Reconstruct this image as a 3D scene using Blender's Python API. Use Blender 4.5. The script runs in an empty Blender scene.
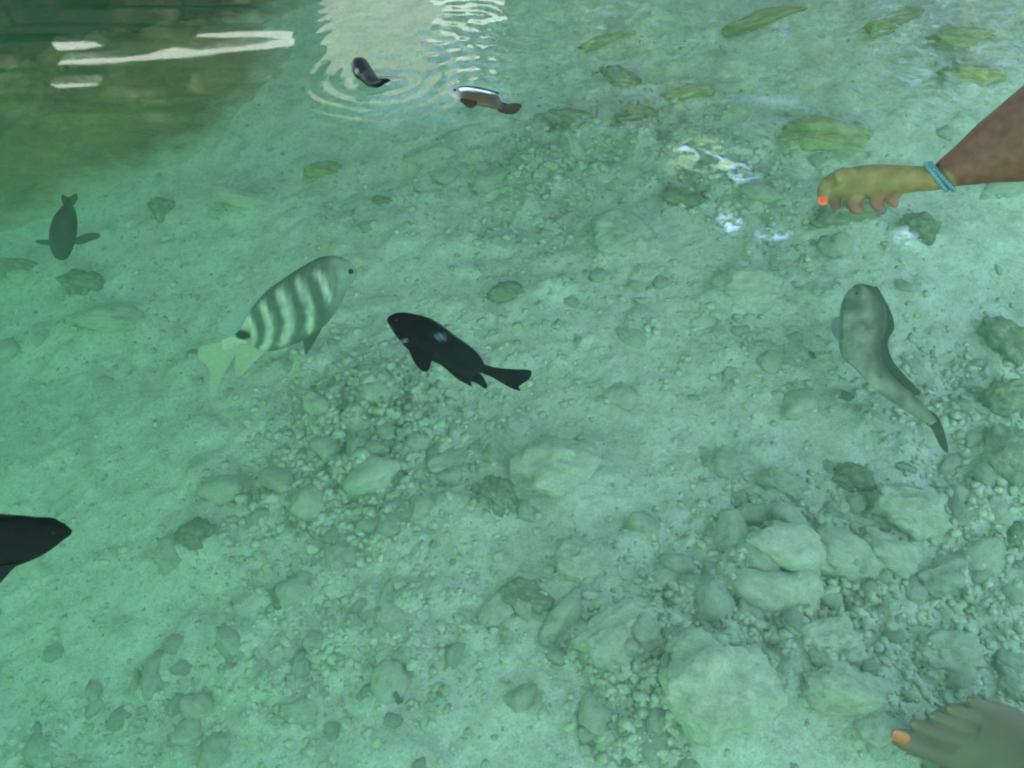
import bpy, bmesh, math, random
import numpy as np
from mathutils import Vector, Matrix, noise

random.seed(11)
R = math.radians
S = bpy.context.scene
COL = S.collection

# ------------------------------------------------------------------ camera
CAM = Vector((0, 0, 0.6))
FPX = 1005.0
PITCH = R(42)                       # rotation about x, 90 = level
cam_d = bpy.data.cameras.new('camera')
cam = bpy.data.objects.new('camera', cam_d)
COL.objects.link(cam)
cam.location = CAM
cam.rotation_euler = (PITCH, 0, 0)
cam_d.sensor_width = 36
cam_d.lens = 36 * FPX / 1024
cam_d.clip_start = 0.02
cam_d.clip_end = 2000
S.camera = cam
CR = Matrix.Rotation(PITCH, 3, 'X')
RIGHT, UP, BACK = CR.col[0].copy(), CR.col[1].copy(), CR.col[2].copy()
FWD = -BACK


def ray(px, py):
    return FWD + RIGHT * ((px - 512) / FPX) + UP * ((384 - py) / FPX)


def at(px, py, z):
    d = ray(px, py)
    return CAM + d * ((z - CAM.z) / d.z)


def at_y(px, py, y):
    d = ray(px, py)
    return CAM + d * ((y - CAM.y) / d.y)


# ------------------------------------------------------------------ helpers
def tag(o, label=None, cat=None, group=None, kind=None):
    if label: o['label'] = label
    if cat: o['category'] = cat
    if group: o['group'] = group
    if kind: o['kind'] = kind
    return o


def link(name, me, mat=None, parent=None):
    o = bpy.data.objects.new(name, me)
    COL.objects.link(o)
    if mat: me.materials.append(mat)
    if parent: o.parent = parent
    return o


def smooth(me, on=True):
    me.polygons.foreach_set('use_smooth', [on] * len(me.polygons))


def mesh(name, verts, faces, sm=True):
    me = bpy.data.meshes.new(name)
    me.from_pydata([tuple(v) for v in verts], [], faces)
    me.update()
    smooth(me, sm)
    return me


def bm_mesh(name, bm, sm=True):
    bmesh.ops.recalc_face_normals(bm, faces=bm.faces)
    me = bpy.data.meshes.new(name)
    bm.to_mesh(me)
    bm.free()
    smooth(me, sm)
    return me


def empty(name, loc, rot=None):
    o = bpy.data.objects.new(name, None)
    o.empty_display_size = 0.02
    COL.objects.link(o)
    if rot is not None:
        o.matrix_world = Matrix.Translation(loc) @ rot.to_4x4()
    else:
        o.location = loc
    return o


def catmull(pts, n, closed=False):
    """n points spread along a Catmull-Rom curve through pts (tuples of any length)."""
    P = [np.array(p, float) for p in pts]
    m = len(P)
    segs = m if closed else m - 1
    out = []
    for i in range(n):
        t = i / (n if closed else n - 1) * segs
        k = min(int(t), segs - 1)
        f = t - k
        if closed:
            a, b, c, d = P[(k - 1) % m], P[k % m], P[(k + 1) % m], P[(k + 2) % m]
        else:
            b, c = P[k], P[k + 1]
            a = P[k - 1] if k > 0 else 2 * b - c
            d = P[k + 2] if k + 2 < m else 2 * c - b
        out.append(0.5 * ((2 * b) + (c - a) * f + (2 * a - 5 * b + 4 * c - d) * f * f + (3 * b - a - 3 * c + d) * f ** 3))
    return out


def smst(a, b, x):
    t = min(1, max(0, (x - a) / (b - a)))
    return t * t * (3 - 2 * t)


# ------------------------------------------------------------------ materials
def mat(name):
    m = bpy.data.materials.new(name)
    m.use_nodes = True
    nt = m.node_tree
    return m, nt, nt.nodes['Principled BSDF'], nt.nodes['Material Output']


def N(nt, t, **kw):
    n = nt.nodes.new(t)
    for k, v in kw.items():
        if k.startswith('i_'):
            key = k[2:].replace('_', ' ')
            n.inputs[key].default_value = v
        else:
            setattr(n, k, v)
    return n


def ramp(nt, src, stops):
    r = nt.nodes.new('ShaderNodeValToRGB')
    e = r.color_ramp.elements
    while len(e) < len(stops): e.new(0.5)
    for el, (p, c) in zip(e, stops):
        el.position = p
        el.color = (*c, 1) if len(c) == 3 else c
    nt.links.new(src, r.inputs[0])
    return r


def mixc(nt, fac, a, b, mode='MIX'):
    m = nt.nodes.new('ShaderNodeMix')
    m.data_type = 'RGBA'
    m.blend_type = mode
    for k, v in ((0, fac), (6, a), (7, b)):
        if hasattr(v, 'links') or hasattr(v, 'is_output'):
            nt.links.new(v, m.inputs[k])
        elif k == 0:
            m.inputs[0].default_value = v
        else:
            m.inputs[k].default_value = (*v, 1)
    return m.outputs[2]


def earth_mat(name, stops, scale=18, grain=520, bump=0.35, algae=0.35, algae_col=(0.16, 0.17, 0.05), objc=True, rough=0.95, bd=0.006):
    """Silty mineral surface: base ramp, algae stain in patches, fine grain, bump."""
    m, nt, bs, out = mat(name)
    tc = N(nt, 'ShaderNodeTexCoord')
    co = tc.outputs['Object'] if objc else N(nt, 'ShaderNodeNewGeometry').outputs['Position']
    if objc:
        oi = N(nt, 'ShaderNodeObjectInfo')
        add = N(nt, 'ShaderNodeVectorMath', operation='ADD')
        mul = N(nt, 'ShaderNodeVectorMath', operation='SCALE')
        nt.links.new(oi.outputs['Random'], mul.inputs[0])
        mul.inputs['Scale'].default_value = 37.0
        nt.links.new(co, add.inputs[0]); nt.links.new(mul.outputs[0], add.inputs[1])
        co = add.outputs[0]
    def noi(s, d=4, r=0.6):
        n = N(nt, 'ShaderNodeTexNoise')
        n.inputs['Scale'].default_value = s
        n.inputs['Detail'].default_value = d
        n.inputs['Roughness'].default_value = r
        nt.links.new(co, n.inputs['Vector'])
        return n.outputs['Fac']
    n1, n2, n3 = noi(scale, 5, 0.62), noi(scale * 5, 4, 0.65), noi(grain, 3, 0.7)
    c = ramp(nt, n1, stops).outputs[0]
    am = ramp(nt, n2, [(0.48, (0, 0, 0)), (0.66, (algae,) * 3)]).outputs[0]
    c = mixc(nt, am, c, algae_col)
    g = ramp(nt, n3, [(0.3, (0.72, 0.72, 0.70)), (0.7, (1.18, 1.17, 1.12))]).outputs[0]
    c = mixc(nt, 0.8, c, g, 'MULTIPLY')
    if objc:
        hv = ramp(nt, oi.outputs['Random'], [(0, (0.90, 0.90, 0.87)), (1, (1.14, 1.12, 1.08))]).outputs[0]
        c = mixc(nt, 1.0, c, hv, 'MULTIPLY')
    nt.links.new(c, bs.inputs['Base Color'])
    bs.inputs['Roughness'].default_value = rough
    bs.inputs['Specular IOR Level'].default_value = 0.15
    b1 = N(nt, 'ShaderNodeBump'); b1.inputs['Strength'].default_value = bump; b1.inputs['Distance'].default_value = bd
    b2 = N(nt, 'ShaderNodeBump'); b2.inputs['Strength'].default_value = bump; b2.inputs['Distance'].default_value = bd * 0.3
    nt.links.new(n2, b1.inputs['Height']); nt.links.new(n3, b2.inputs['Height'])
    nt.links.new(b1.outputs[0], b2.inputs['Normal']); nt.links.new(b2.outputs[0], bs.inputs['Normal'])
    return m


M_SAND = earth_mat('silty_sand', [(0.3, (0.38, 0.36, 0.28)), (0.5, (0.50, 0.48, 0.40)), (0.7, (0.58, 0.56, 0.48))], 26, 420, 0.6, 0.42, (0.24, 0.23, 0.12), objc=False)
M_ROCK = earth_mat('silted_limestone', [(0.3, (0.36, 0.34, 0.26)), (0.5, (0.47, 0.45, 0.36)), (0.7, (0.54, 0.52, 0.44))], 3, 60, 0.9, 0.4, (0.24, 0.24, 0.11), bd=0.0016)
M_DARKROCK = earth_mat('algae_limestone', [(0.3, (0.15, 0.145, 0.08)), (0.5, (0.27, 0.26, 0.17)), (0.75, (0.44, 0.42, 0.31))], 3, 60, 0.9, 0.5, (0.12, 0.12, 0.04), bd=0.0016)
M_YROCK = earth_mat('yellow_algae_limestone', [(0.3, (0.22, 0.21, 0.08)), (0.5, (0.36, 0.34, 0.2)), (0.75, (0.46, 0.44, 0.32))], 3, 60, 0.8, 0.75, (0.25, 0.23, 0.03), bd=0.0016)
M_MOSS = earth_mat('brown_reef_turf', [(0.3, (0.13, 0.08, 0.035)), (0.5, (0.22, 0.14, 0.06)), (0.75, (0.34, 0.235, 0.11))], 4, 60, 0.9, 0.5, (0.16, 0.12, 0.04))
M_SHADEDMOSS = earth_mat('shaded_reef_turf', [(0.3, (0.02, 0.016, 0.008)), (0.5, (0.045, 0.034, 0.017)), (0.75, (0.09, 0.07, 0.035))], 5, 60, 0.9, 0.4, (0.03, 0.028, 0.01))  # shaded copy of the brown turf, the darkness put into its colour
M_GRAVEL = earth_mat('gravel_stone', [(0.3, (0.27, 0.25, 0.17)), (0.5, (0.41, 0.39, 0.30)), (0.7, (0.52, 0.50, 0.41))], 55, 600, 0.3, 0.35, objc=False, bd=0.001)


def thin_to_silt(m):
    nt = m.node_tree; bs = nt.nodes['Principled BSDF']
    src = bs.inputs['Base Color'].links[0].from_socket
    tc = N(nt, 'ShaderNodeTexCoord'); nz = N(nt, 'ShaderNodeTexNoise'); nz.inputs['Scale'].default_value = 8; nz.inputs['Detail'].default_value = 7; nz.inputs['Roughness'].default_value = 0.75
    at_ = N(nt, 'ShaderNodeVertexColor'); at_.layer_name = 'marks'
    nt.links.new(tc.outputs['Object'], nz.inputs['Vector'])
    ma = N(nt, 'ShaderNodeMath', operation='MULTIPLY_ADD'); ma.inputs[1].default_value = 0.5
    sb = N(nt, 'ShaderNodeMath', operation='ADD'); sb.inputs[1].default_value = -0.25
    nt.links.new(nz.outputs['Fac'], ma.inputs[0]); nt.links.new(at_.outputs['Color'], ma.inputs[2]); nt.links.new(ma.outputs[0], sb.inputs[0])
    r = ramp(nt, sb.outputs[0], [(0.74, (0, 0, 0)), (0.97, (1, 1, 1))])
    nt.links.new(mixc(nt, r.outputs[0], src, (0.42, 0.40, 0.31)), bs.inputs['Base Color'])


for m_ in (M_MOSS, M_SHADEDMOSS): thin_to_silt(m_)


def simple(name, col, rough=0.6, spec=0.5, noise_s=None, amp=0.25, bump=0.0, sss=0.0, metallic=0.0):
    m, nt, bs, out = mat(name)
    bs.inputs['Roughness'].default_value = rough
    bs.inputs['Specular IOR Level'].default_value = spec
    bs.inputs['Metallic'].default_value = metallic
    if noise_s:
        tc = N(nt, 'ShaderNodeTexCoord')
        n = N(nt, 'ShaderNodeTexNoise'); n.inputs['Scale'].default_value = noise_s; n.inputs['Detail'].default_value = 5
        nt.links.new(tc.outputs['Object'], n.inputs['Vector'])
        lo = tuple(c * (1 - amp) for c in col); hi = tuple(min(1, c * (1 + amp)) for c in col)
        r = ramp(nt, n.outputs['Fac'], [(0.3, lo), (0.7, hi)])
        nt.links.new(r.outputs[0], bs.inputs['Base Color'])
        if bump:
            b = N(nt, 'ShaderNodeBump'); b.inputs['Strength'].default_value = bump; b.inputs['Distance'].default_value = 0.002
            nt.links.new(n.outputs['Fac'], b.inputs['Height']); nt.links.new(b.outputs[0], bs.inputs['Normal'])
    else:
        bs.inputs['Base Color'].default_value = (*col, 1)
    if sss:
        bs.inputs['Subsurface Weight'].default_value = sss
        bs.inputs['Subsurface Radius'].default_value = (0.006, 0.003, 0.002)
        bs.inputs['Subsurface Scale'].default_value = 1.0
    return m


def fish_mat(name, rough=0.5, spec=0.35, scale=420):
    """Base colour from the painted markings, glare and shade of the body ('marks'), with scale-sized bump."""
    m, nt, bs, out = mat(name)
    a = N(nt, 'ShaderNodeVertexColor'); a.layer_name = 'marks'
    tc = N(nt, 'ShaderNodeTexCoord')
    v = N(nt, 'ShaderNodeTexVoronoi'); v.inputs['Scale'].default_value = scale
    n = N(nt, 'ShaderNodeTexNoise'); n.inputs['Scale'].default_value = 90; n.inputs['Detail'].default_value = 4
    nt.links.new(tc.outputs['Object'], v.inputs['Vector']); nt.links.new(tc.outputs['Object'], n.inputs['Vector'])
    r = ramp(nt, n.outputs['Fac'], [(0.3, (0.75, 0.75, 0.75)), (0.7, (1.2, 1.2, 1.2))])
    c = mixc(nt, 1.0, a.outputs['Color'], r.outputs[0], 'MULTIPLY')
    nt.links.new(c, bs.inputs['Base Color'])
    bs.inputs['Roughness'].default_value = rough
    bs.inputs['Specular IOR Level'].default_value = spec
    b = N(nt, 'ShaderNodeBump'); b.inputs['Strength'].default_value = 0.25; b.inputs['Distance'].default_value = 0.0006
    nt.links.new(v.outputs['Distance'], b.inputs['Height']); nt.links.new(b.outputs[0], bs.inputs['Normal'])
    return m


def fin_mat(name, col, clear=0.3, transl=0.4, rays=260):
    m, nt, bs, out = mat(name)
    tc = N(nt, 'ShaderNodeTexCoord')
    n = N(nt, 'ShaderNodeTexNoise'); n.inputs['Scale'].default_value = rays; n.inputs['Detail'].default_value = 3
    nt.links.new(tc.outputs['Object'], n.inputs['Vector'])
    r = ramp(nt, n.outputs['Fac'], [(0.3, tuple(c * 0.9 for c in col)), (0.7, tuple(min(1, c * 1.1) for c in col))])
    nt.links.new(r.outputs[0], bs.inputs['Base Color'])
    bs.inputs['Roughness'].default_value = 0.55
    bs.inputs['Specular IOR Level'].default_value = 0.03
    tr = N(nt, 'ShaderNodeBsdfTranslucent'); nt.links.new(r.outputs[0], tr.inputs['Color'])
    tp = N(nt, 'ShaderNodeBsdfTransparent')
    m1 = N(nt, 'ShaderNodeMixShader'); m1.inputs[0].default_value = transl
    m2 = N(nt, 'ShaderNodeMixShader'); m2.inputs[0].default_value = clear
    nt.links.new(bs.outputs[0], m1.inputs[1]); nt.links.new(tr.outputs[0], m1.inputs[2])
    nt.links.new(m1.outputs[0], m2.inputs[1]); nt.links.new(tp.outputs[0], m2.inputs[2])
    nt.links.new(m2.outputs[0], out.inputs['Surface'])
    return m


# ------------------------------------------------------------------ sea bed
def gauss(x, y, cx, cy, sx, sy):
    return math.exp(-((x - cx) / sx) ** 2 - ((y - cy) / sy) ** 2)


BED = -0.32
# rubble patches: pixel centre, spread in pixels, weight
PATCH = [(840, 600, 150, 110, 1.0), (960, 440, 90, 90, 0.7), (560, 190, 190, 60, 0.8), (390, 400, 150, 80, 0.6),
         (350, 480, 130, 60, 0.5), (680, 250, 120, 60, 0.4), (380, 650, 160, 60, 0.3), (150, 740, 140, 50, 0.3), (740, 380, 80, 80, 0.25), (640, 700, 60, 90, 0.6)]
def slope(x, y):
    """shallower towards the far right, deeper on the near left"""
    return 0.15 * smst(0.0, 1.3, 0.6 * x + 0.8 * (y - 0.75)) - 0.17 * smst(0.0, 0.95, -x - 0.3 * (y - 0.9))


def bedpt(px, py):
    z = BED
    for _ in range(8):
        p = at(px, py, z); z = BED + slope(p.x, p.y)
    return at(px, py, z)


PW = []
for (px, py, sx, sy, w) in PATCH:
    c = bedpt(px, py); a = bedpt(px + sx, py); b = bedpt(px, py - sy)
    PW.append((c.x, c.y, abs(a.x - c.x), abs(b.y - c.y), w))


def rubble(x, y):
    s = sum(w * gauss(x, y, cx, cy, sx, sy) for cx, cy, sx, sy, w in PW)
    s *= 0.65 + 1.1 * noise.noise(Vector((x * 5.1, y * 5.1, 3.3)))
    return max(0.0, min(1.0, s + 0.10 * noise.noise(Vector((x * 2.3, y * 2.3, 9.1)))))


ROCKS = [
    (708, 700, 122, 100, 'pale', 'largest rounded grey-green boulder at the bottom edge beside the rubble', .62, .3),
    (822, 650, 76, 50, 'pale', 'smooth oblong slab of rock resting in the middle of the bottom rubble', .6, .25),
    (836, 700, 96, 52, 'pale', 'long pale rock just below the oblong slab and above the orange toenail', .6, .25),
    (770, 676, 42, 48, 'pale', 'upright cobble wedged between the largest boulder and the pale long rock', .7, .25),
    (868, 738, 60, 48, 'pale', 'pale blunt stone touching the tip of the big toe', .6, .3),
    (905, 520, 80, 46, 'pale', 'flat overhanging pale rock with a dark underside near the top of the rubble', .65, .2),
    (729, 551, 40, 40, 'pale', 'small square cobble at the upper corner of the rubble patch', .7, .25),
    (874, 560, 70, 44, 'pale', 'pale rock slanting down beneath the flat overhanging rock', .6, .3),
    (796, 560, 84, 40, 'pale', 'wide ledge of pale rock right of the small square cobble', .55, .3),
    (946, 660, 70, 40, 'pale', 'flat pale rock on the sand above the foot', .5, .3),
    (1010, 685, 40, 34, 'pale', 'pale cobble on the frame edge above the foot', .6, .3),
    (560, 474, 92, 58, 'pale', 'broad flat pale stone below the black fish', .42, .3),
    (500, 500, 34, 42, 'dark', 'small dark egg-shaped stone touching the broad flat pale stone', .7, .25),
    (496, 455, 22, 26, 'pale', 'small white pebble above the dark egg-shaped stone', .8, .2),
    (402, 610, 64, 78, 'pale', 'low buried stone on open sand in the lower middle', .3, .35),
    (200, 542, 40, 32, 'dark', 'lone dark stone on the open sand at lower left', .5, .3),
    (174, 560, 34, 36, 'pale', 'pale stone leaning beside the lone dark stone', .5, .3),
    (288, 600, 32, 24, 'dark', 'small dark stone standing below the lone dark one', .5, .3),
    (616, 648, 84, 52, 'pale', 'pale hump of rock with a deep dark crevice under it, left of the largest boulder', .6, .28),
    (652, 748, 44, 48, 'pale', 'pale stone cut by the lower frame edge left of the largest boulder', .6, .3),
    (160, 672, 40, 44, 'pale', 'half buried stone in the empty sand near the bottom left', .35, .35),
    (338, 566, 40, 40, 'pale', 'rounded silty cobble left of the low buried stone', .5, .35),
    (530, 600, 50, 34, 'dark', 'brownish flat stone right of the low buried stone', .4, .35),
    (580, 566, 56, 44, 'pale', 'weathered pale stone beneath the broad flat pale stone', .45, .33),
    (822, 146, 96, 40, 'yellow', 'yellow-rimmed rock behind the hand', .55, .25),
    (620, 240, 62, 44, 'pale', 'smooth slanting pale rock below the surface fish', .55, .25),
    (572, 126, 54, 22, 'dark', 'dark algae rock behind the glints', .6, .25),
    (640, 118, 50, 20, 'dark', 'second dark algae rock left of the white glints', .6, .25),
    (250, 208, 72, 28, 'pale', 'pale flat rock at the edge of the brown reef mound', .5, .3),
    (326, 176, 44, 20, 'yellow', 'yellowish stone right of the brown reef mound', .6, .3),
    (18, 272, 56, 22, 'dark', 'dark log-shaped rock cut by the frame edge under the hovering dark fish', .7, .2),
    (108, 322, 86, 34, 'pale', 'pale slab with a dark lower lip on the left sand', .45, .25),
    (88, 290, 60, 28, 'dark', 'ridged brownish rock just above the pale lipped slab', .5, .3),
    (962, 50, 84, 24, 'yellow', 'long olive rock ledge near the upper frame corner', .5, .25),
    (896, 28, 80, 22, 'yellow', 'faint olive rock behind the long olive ledge', .5, .25),
    (764, 22, 90, 18, 'yellow', 'flat dusky rock at the far top edge', .5, .25),
    (610, 40, 60, 14, 'yellow', 'thin yellow-green rock in front of the flat dusky far rock', .6, .25),
    (622, 78, 44, 22, 'dark', 'narrow dark rock slanting behind the two algae rocks', .6, .25),
    (968, 88, 66, 24, 'yellow', 'olive rock between the arm and the long olive ledge', .6, .25),
    (690, 92, 56, 16, 'yellow', 'small yellow-green rock far behind the glints', .6, .25),
    (916, 236, 44, 36, 'dark', 'dark hollowed stone below the wrist', .6, .25),
    (850, 222, 84, 36, 'dark', 'broken algae rock directly below the fingers', .5, .3),
    (742, 292, 70, 36, 'pale', 'banded pale rock left of the mottled fish', .45, .3),
    (1008, 340, 44, 60, 'dark', 'dark craggy rock on the frame edge right of the mottled fish', .7, .25),
    (1002, 400, 56, 36, 'dark', 'dark craggy rock under the topmost one on the frame edge', .6, .25),
    (1004, 470, 60, 70, 'dark', 'big brown rock on the frame edge above the rubble', .6, .25),
    (850, 486, 46, 26, 'dark', 'small brown stone below the tail of the mottled fish', .6, .25),
    (776, 490, 50, 28, 'pale', 'pale stone left of the small brown stone', .5, .3),
    (720, 470, 44, 36, 'pale', 'round pale stone alone on the middle sand', .4, .35),
    (500, 180, 60, 22, 'pale', 'pale rock in the rubble beneath the far surface fish', .5, .3),
    (430, 160, 50, 18, 'pale', 'low pale rock in the rubble under the ripples', .5, .3),
    (688, 205, 54, 26, 'dark', 'brownish rock between the glints and the slanting rock', .5, .3),
    (1000, 190, 60, 20, 'pale', 'pale rock under the forearm', .5, .3),
    (940, 585, 54, 30, 'pale', 'narrow pale rock lying across the right of the rubble', .6, .28),
    (985, 520, 44, 34, 'pale', 'pale stone on bare sand below the big brown rock', .5, .3),
    (690, 600, 40, 36, 'pale', 'pale cobble between the crevice rock and the rubble', .6, .28),
]
BANK = {}
for r in ROCKS:
    p_ = bedpt(r[0], r[1] + r[3] * 0.12); d_ = (p_ - CAM).dot(FWD)
    b_ = (p_.x, p_.y, r[2] * d_ / FPX * 0.62, r[3] * d_ / FPX * 0.75, min(r[2], r[3] * 1.3) * d_ / FPX * 0.16)
    for gx in range(math.floor((b_[0] - 1.6 * b_[2]) / 0.1), math.floor((b_[0] + 1.6 * b_[2]) / 0.1) + 1):
        for gy in range(math.floor((b_[1] - 1.6 * b_[3]) / 0.1), math.floor((b_[1] + 1.6 * b_[3]) / 0.1) + 1):
            BANK.setdefault((gx, gy), []).append(b_)


def bed_z(x, y, fine=True):
    v = Vector((x, y, 0))
    h = 0.022 * noise.noise(v * 2.1 + Vector((4, 1, 0))) + 0.010 * noise.noise(v * 5.7) + 0.005 * noise.noise(v * 13)
    if fine and abs(x) < 2 and -0.3 < y < 3.2:
        r = rubble(x, y)
        t = noise.noise(v * 34 + Vector((0, 0, 5)))
        t2 = noise.noise(v * 78 + Vector((0, 0, 2)))
        # soft cobbly relief, stronger in the rubble patches
        h += (0.0022 + 0.011 * r) * (1 - abs(t) * 2.0) * 0.6 + (0.0012 + 0.003 * r) * t2
        # half-buried stones under the silt
        wv = v + Vector((noise.noise(v * 18), noise.noise(v * 18 + Vector((9, 9, 9))), 0)) * 0.012
        for sc_, am in ((17, 0.020), (31, 0.013), (58, 0.0075)):
            q = wv * sc_ + Vector((0, 0, sc_))
            pick = noise.cell_vector(Vector(noise.voronoi(q)[1][0]) * 7.7)
            f1 = noise.voronoi(q)[0][0]
            if pick[0] < 0.12 + 0.75 * r:
                h += am * (0.35 + 0.65 * r) * (0.5 + pick[1] * 0.5) * max(0.0, 1 - (f1 / 0.62) ** 2) ** 0.7
        d = noise.noise(v * 21 + Vector((7, 3, 1)))
        h += 0.006 * max(0, d - 0.15) * (0.5 + r)
        for bx, by, rx, ry, bh in BANK.get((math.floor(x / 0.1), math.floor(y / 0.1)), ()):
            u = (x - bx) / rx
            if -1.6 < u < 1.6:
                w_ = (y - by) / ry
                if -1.6 < w_ < 1.6:
                    h += bh * math.exp(-(u * u + w_ * w_) * 1.6) * (1 + 0.6 * t)
    h += slope(x, y)
    far = max(0.0, math.hypot(x, y - 1.2) - 3.0)
    h -= min(0.25, far * 0.02)
    return BED + h


def axis(lo, hi, step, ends):
    a = list(np.arange(lo, hi + 1e-6, step))
    s, v, left = step, lo, []
    while v > -ends:
        s *= 1.6; v -= s; left.append(v)
    s, v, right = step, a[-1], []
    while v < ends:
        s *= 1.6; v += s; right.append(v)
    return left[::-1] + a + right


def sheet(name, xs, ys, zf):
    nx, ny = len(xs), len(ys)
    verts = [(x, y, zf(x, y)) for y in ys for x in xs]
    faces = [(j * nx + i, j * nx + i + 1, (j + 1) * nx + i + 1, (j + 1) * nx + i) for j in range(ny - 1) for i in range(nx - 1)]
    return mesh(name, verts, faces)


bed = link('seabed', sheet('seabed', axis(-1.3, 1.3, 0.005, 160), axis(0.22, 2.3, 0.005, 160), bed_z), M_SAND)
nv = len(bed.data.vertices)
ca = bed.data.color_attributes.new('marks', 'FLOAT_COLOR', 'POINT')
buf = np.ones((nv, 4), np.float32)
for i, v in enumerate(bed.data.vertices):
    x, y = v.co.x, v.co.y
    g = 0.0
    if abs(x) < 1.6 and 0 < y < 2.6:
        g = rubble(x, y) * (0.55 + 0.9 * noise.noise(Vector((x * 40, y * 40, 4)))) + 0.25 * max(0, noise.noise(Vector((x * 17, y * 17, 12))) - 0.1)
    buf[i, :3] = 0.8 * max(0.0, min(1.0, g))
ca.data.foreach_set('color', buf.ravel())
nt_ = M_SAND.node_tree; bs_ = nt_.nodes['Principled BSDF']
src_ = bs_.inputs['Base Color'].links[0].from_socket
vc_ = N(nt_, 'ShaderNodeVertexColor'); vc_.layer_name = 'marks'
nt_.links.new(mixc(nt_, vc_.outputs['Color'], src_, (0.17, 0.165, 0.095)), bs_.inputs['Base Color'])
tag(bed, 'pale silty sand bed of the shallow water strewn with rubble', 'sea bed', kind='structure')

# ------------------------------------------------------------------ rocks
def rock_mesh(name, seed, sub=4, rough=0.22, angular=0.75):
    bm = bmesh.new()
    bmesh.ops.create_icosphere(bm, subdivisions=sub, radius=1)
    o = Vector((seed * 7.31, seed * 3.17, seed * 1.71))
    rnd = random.Random(seed)
    planes = []
    for _ in range(9):
        n = Vector((rnd.gauss(0, 1), rnd.gauss(0, 1), rnd.gauss(0, 0.8))).normalized()
        planes.append((n, rnd.uniform(0.6, 0.92)))
    for v in bm.verts:
        p = v.co.copy()
        for n, d in planes:
            k = p.dot(n) - d
            if k > 0: p -= n * k * angular
        q = v.co
        f = 1 + rough * noise.noise(q * 1.4 + o) + rough * 0.55 * noise.noise(q * 3.1 + o) + rough * 0.4 * (0.4 - abs(noise.noise(q * 5.5 + o))) + rough * 0.25 * noise.noise(q * 9 + o) + rough * 0.16 * noise.noise(q * 19 + o)
        v.co = p * f
    return bm_mesh(name, bm)


def place_rock(name, px, py, w, h, seed, mat_, label, tall=0.5, sink=0.3, rot=None, cat='rock', group=None, sub=4, rough=0.22):
    P = bedpt(px, py)
    D = (P - CAM).dot(FWD)
    sx = w * D / FPX / 2
    sy = h * D / FPX / 2 * 1.15
    sz = tall * 1.08 * min(sx, sy * 1.3)
    o = link(name, rock_mesh(name, seed, sub, rough), mat_)
    o.scale = (sx, sy, sz)
    o.rotation_euler = (random.uniform(-.12, .12), random.uniform(-.12, .12), R(rot) if rot is not None else random.uniform(-0.3, 0.3))
    o.location = (P.x, P.y, bed_z(P.x, P.y, False) + sz * (1 - 2 * sink) * 0.6 + 0.002)
    tag(o, label, cat, group)
    return o


for i, (px, py, w, h, m, lab, tall, sink) in enumerate(ROCKS):
    m = {'pale': M_ROCK, 'dark': M_DARKROCK, 'yellow': M_YROCK}[m]
    place_rock('rock', px, py, w, h, 100 + i, m, lab, tall, sink, rot=random.uniform(-28, 28), sub=5, rough=0.3)

# countable small stones: copies of eight shapes
protos = [rock_mesh('stone', 300 + k, 3, 0.26) for k in range(8)]
for p in protos: p.materials.append(M_ROCK)
pd = [q.copy() for q in protos[:4]]
for q in pd: q.materials.clear(); q.materials.append(M_DARKROCK)
rs = random.Random(5)
n_st, tries = 0, 0
while n_st < 230 and tries < 20000:
    tries += 1
    px, py = rs.uniform(-20, 1044), rs.uniform(60, 790)
    P = bedpt(px, py)
    dens = rubble(P.x, P.y)
    if rs.random() > 0.02 + dens * 1.1: continue
    if rs.random() > (py / 768) ** 0.5 + 0.15: continue
    if px > 890 and py > 690: continue
    s = rs.choice([0.006, 0.008, 0.010, 0.012, 0.015, 0.019]) * rs.uniform(0.8, 1.3)
    if dens > 0.5: s *= 1.15
    dark = rs.random() < 0.03
    o = link('stone', rs.choice(pd if dark else protos))
    o.scale = (s * rs.uniform(0.9, 1.6), s * rs.uniform(0.8, 1.2), s * rs.uniform(0.5, 0.8))
    o.rotation_euler = (rs.uniform(-.3, .3), rs.uniform(-.3, .3), rs.uniform(0, 6.28))
    o.location = (P.x, P.y, bed_z(P.x, P.y) - s * (0.0 if dens > 0.4 else 0.16))
    zone = py > 480 and px > 640
    if zone:
        tag(o, 'small rubble stone lying loose among the bottom rocks near the foot', 'stone', 'small stones in the rubble near the foot')
    else:
        tag(o, 'small silty stone scattered over the sand away from the foot', 'stone', 'small stones scattered over the sand')
    n_st += 1

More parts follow.
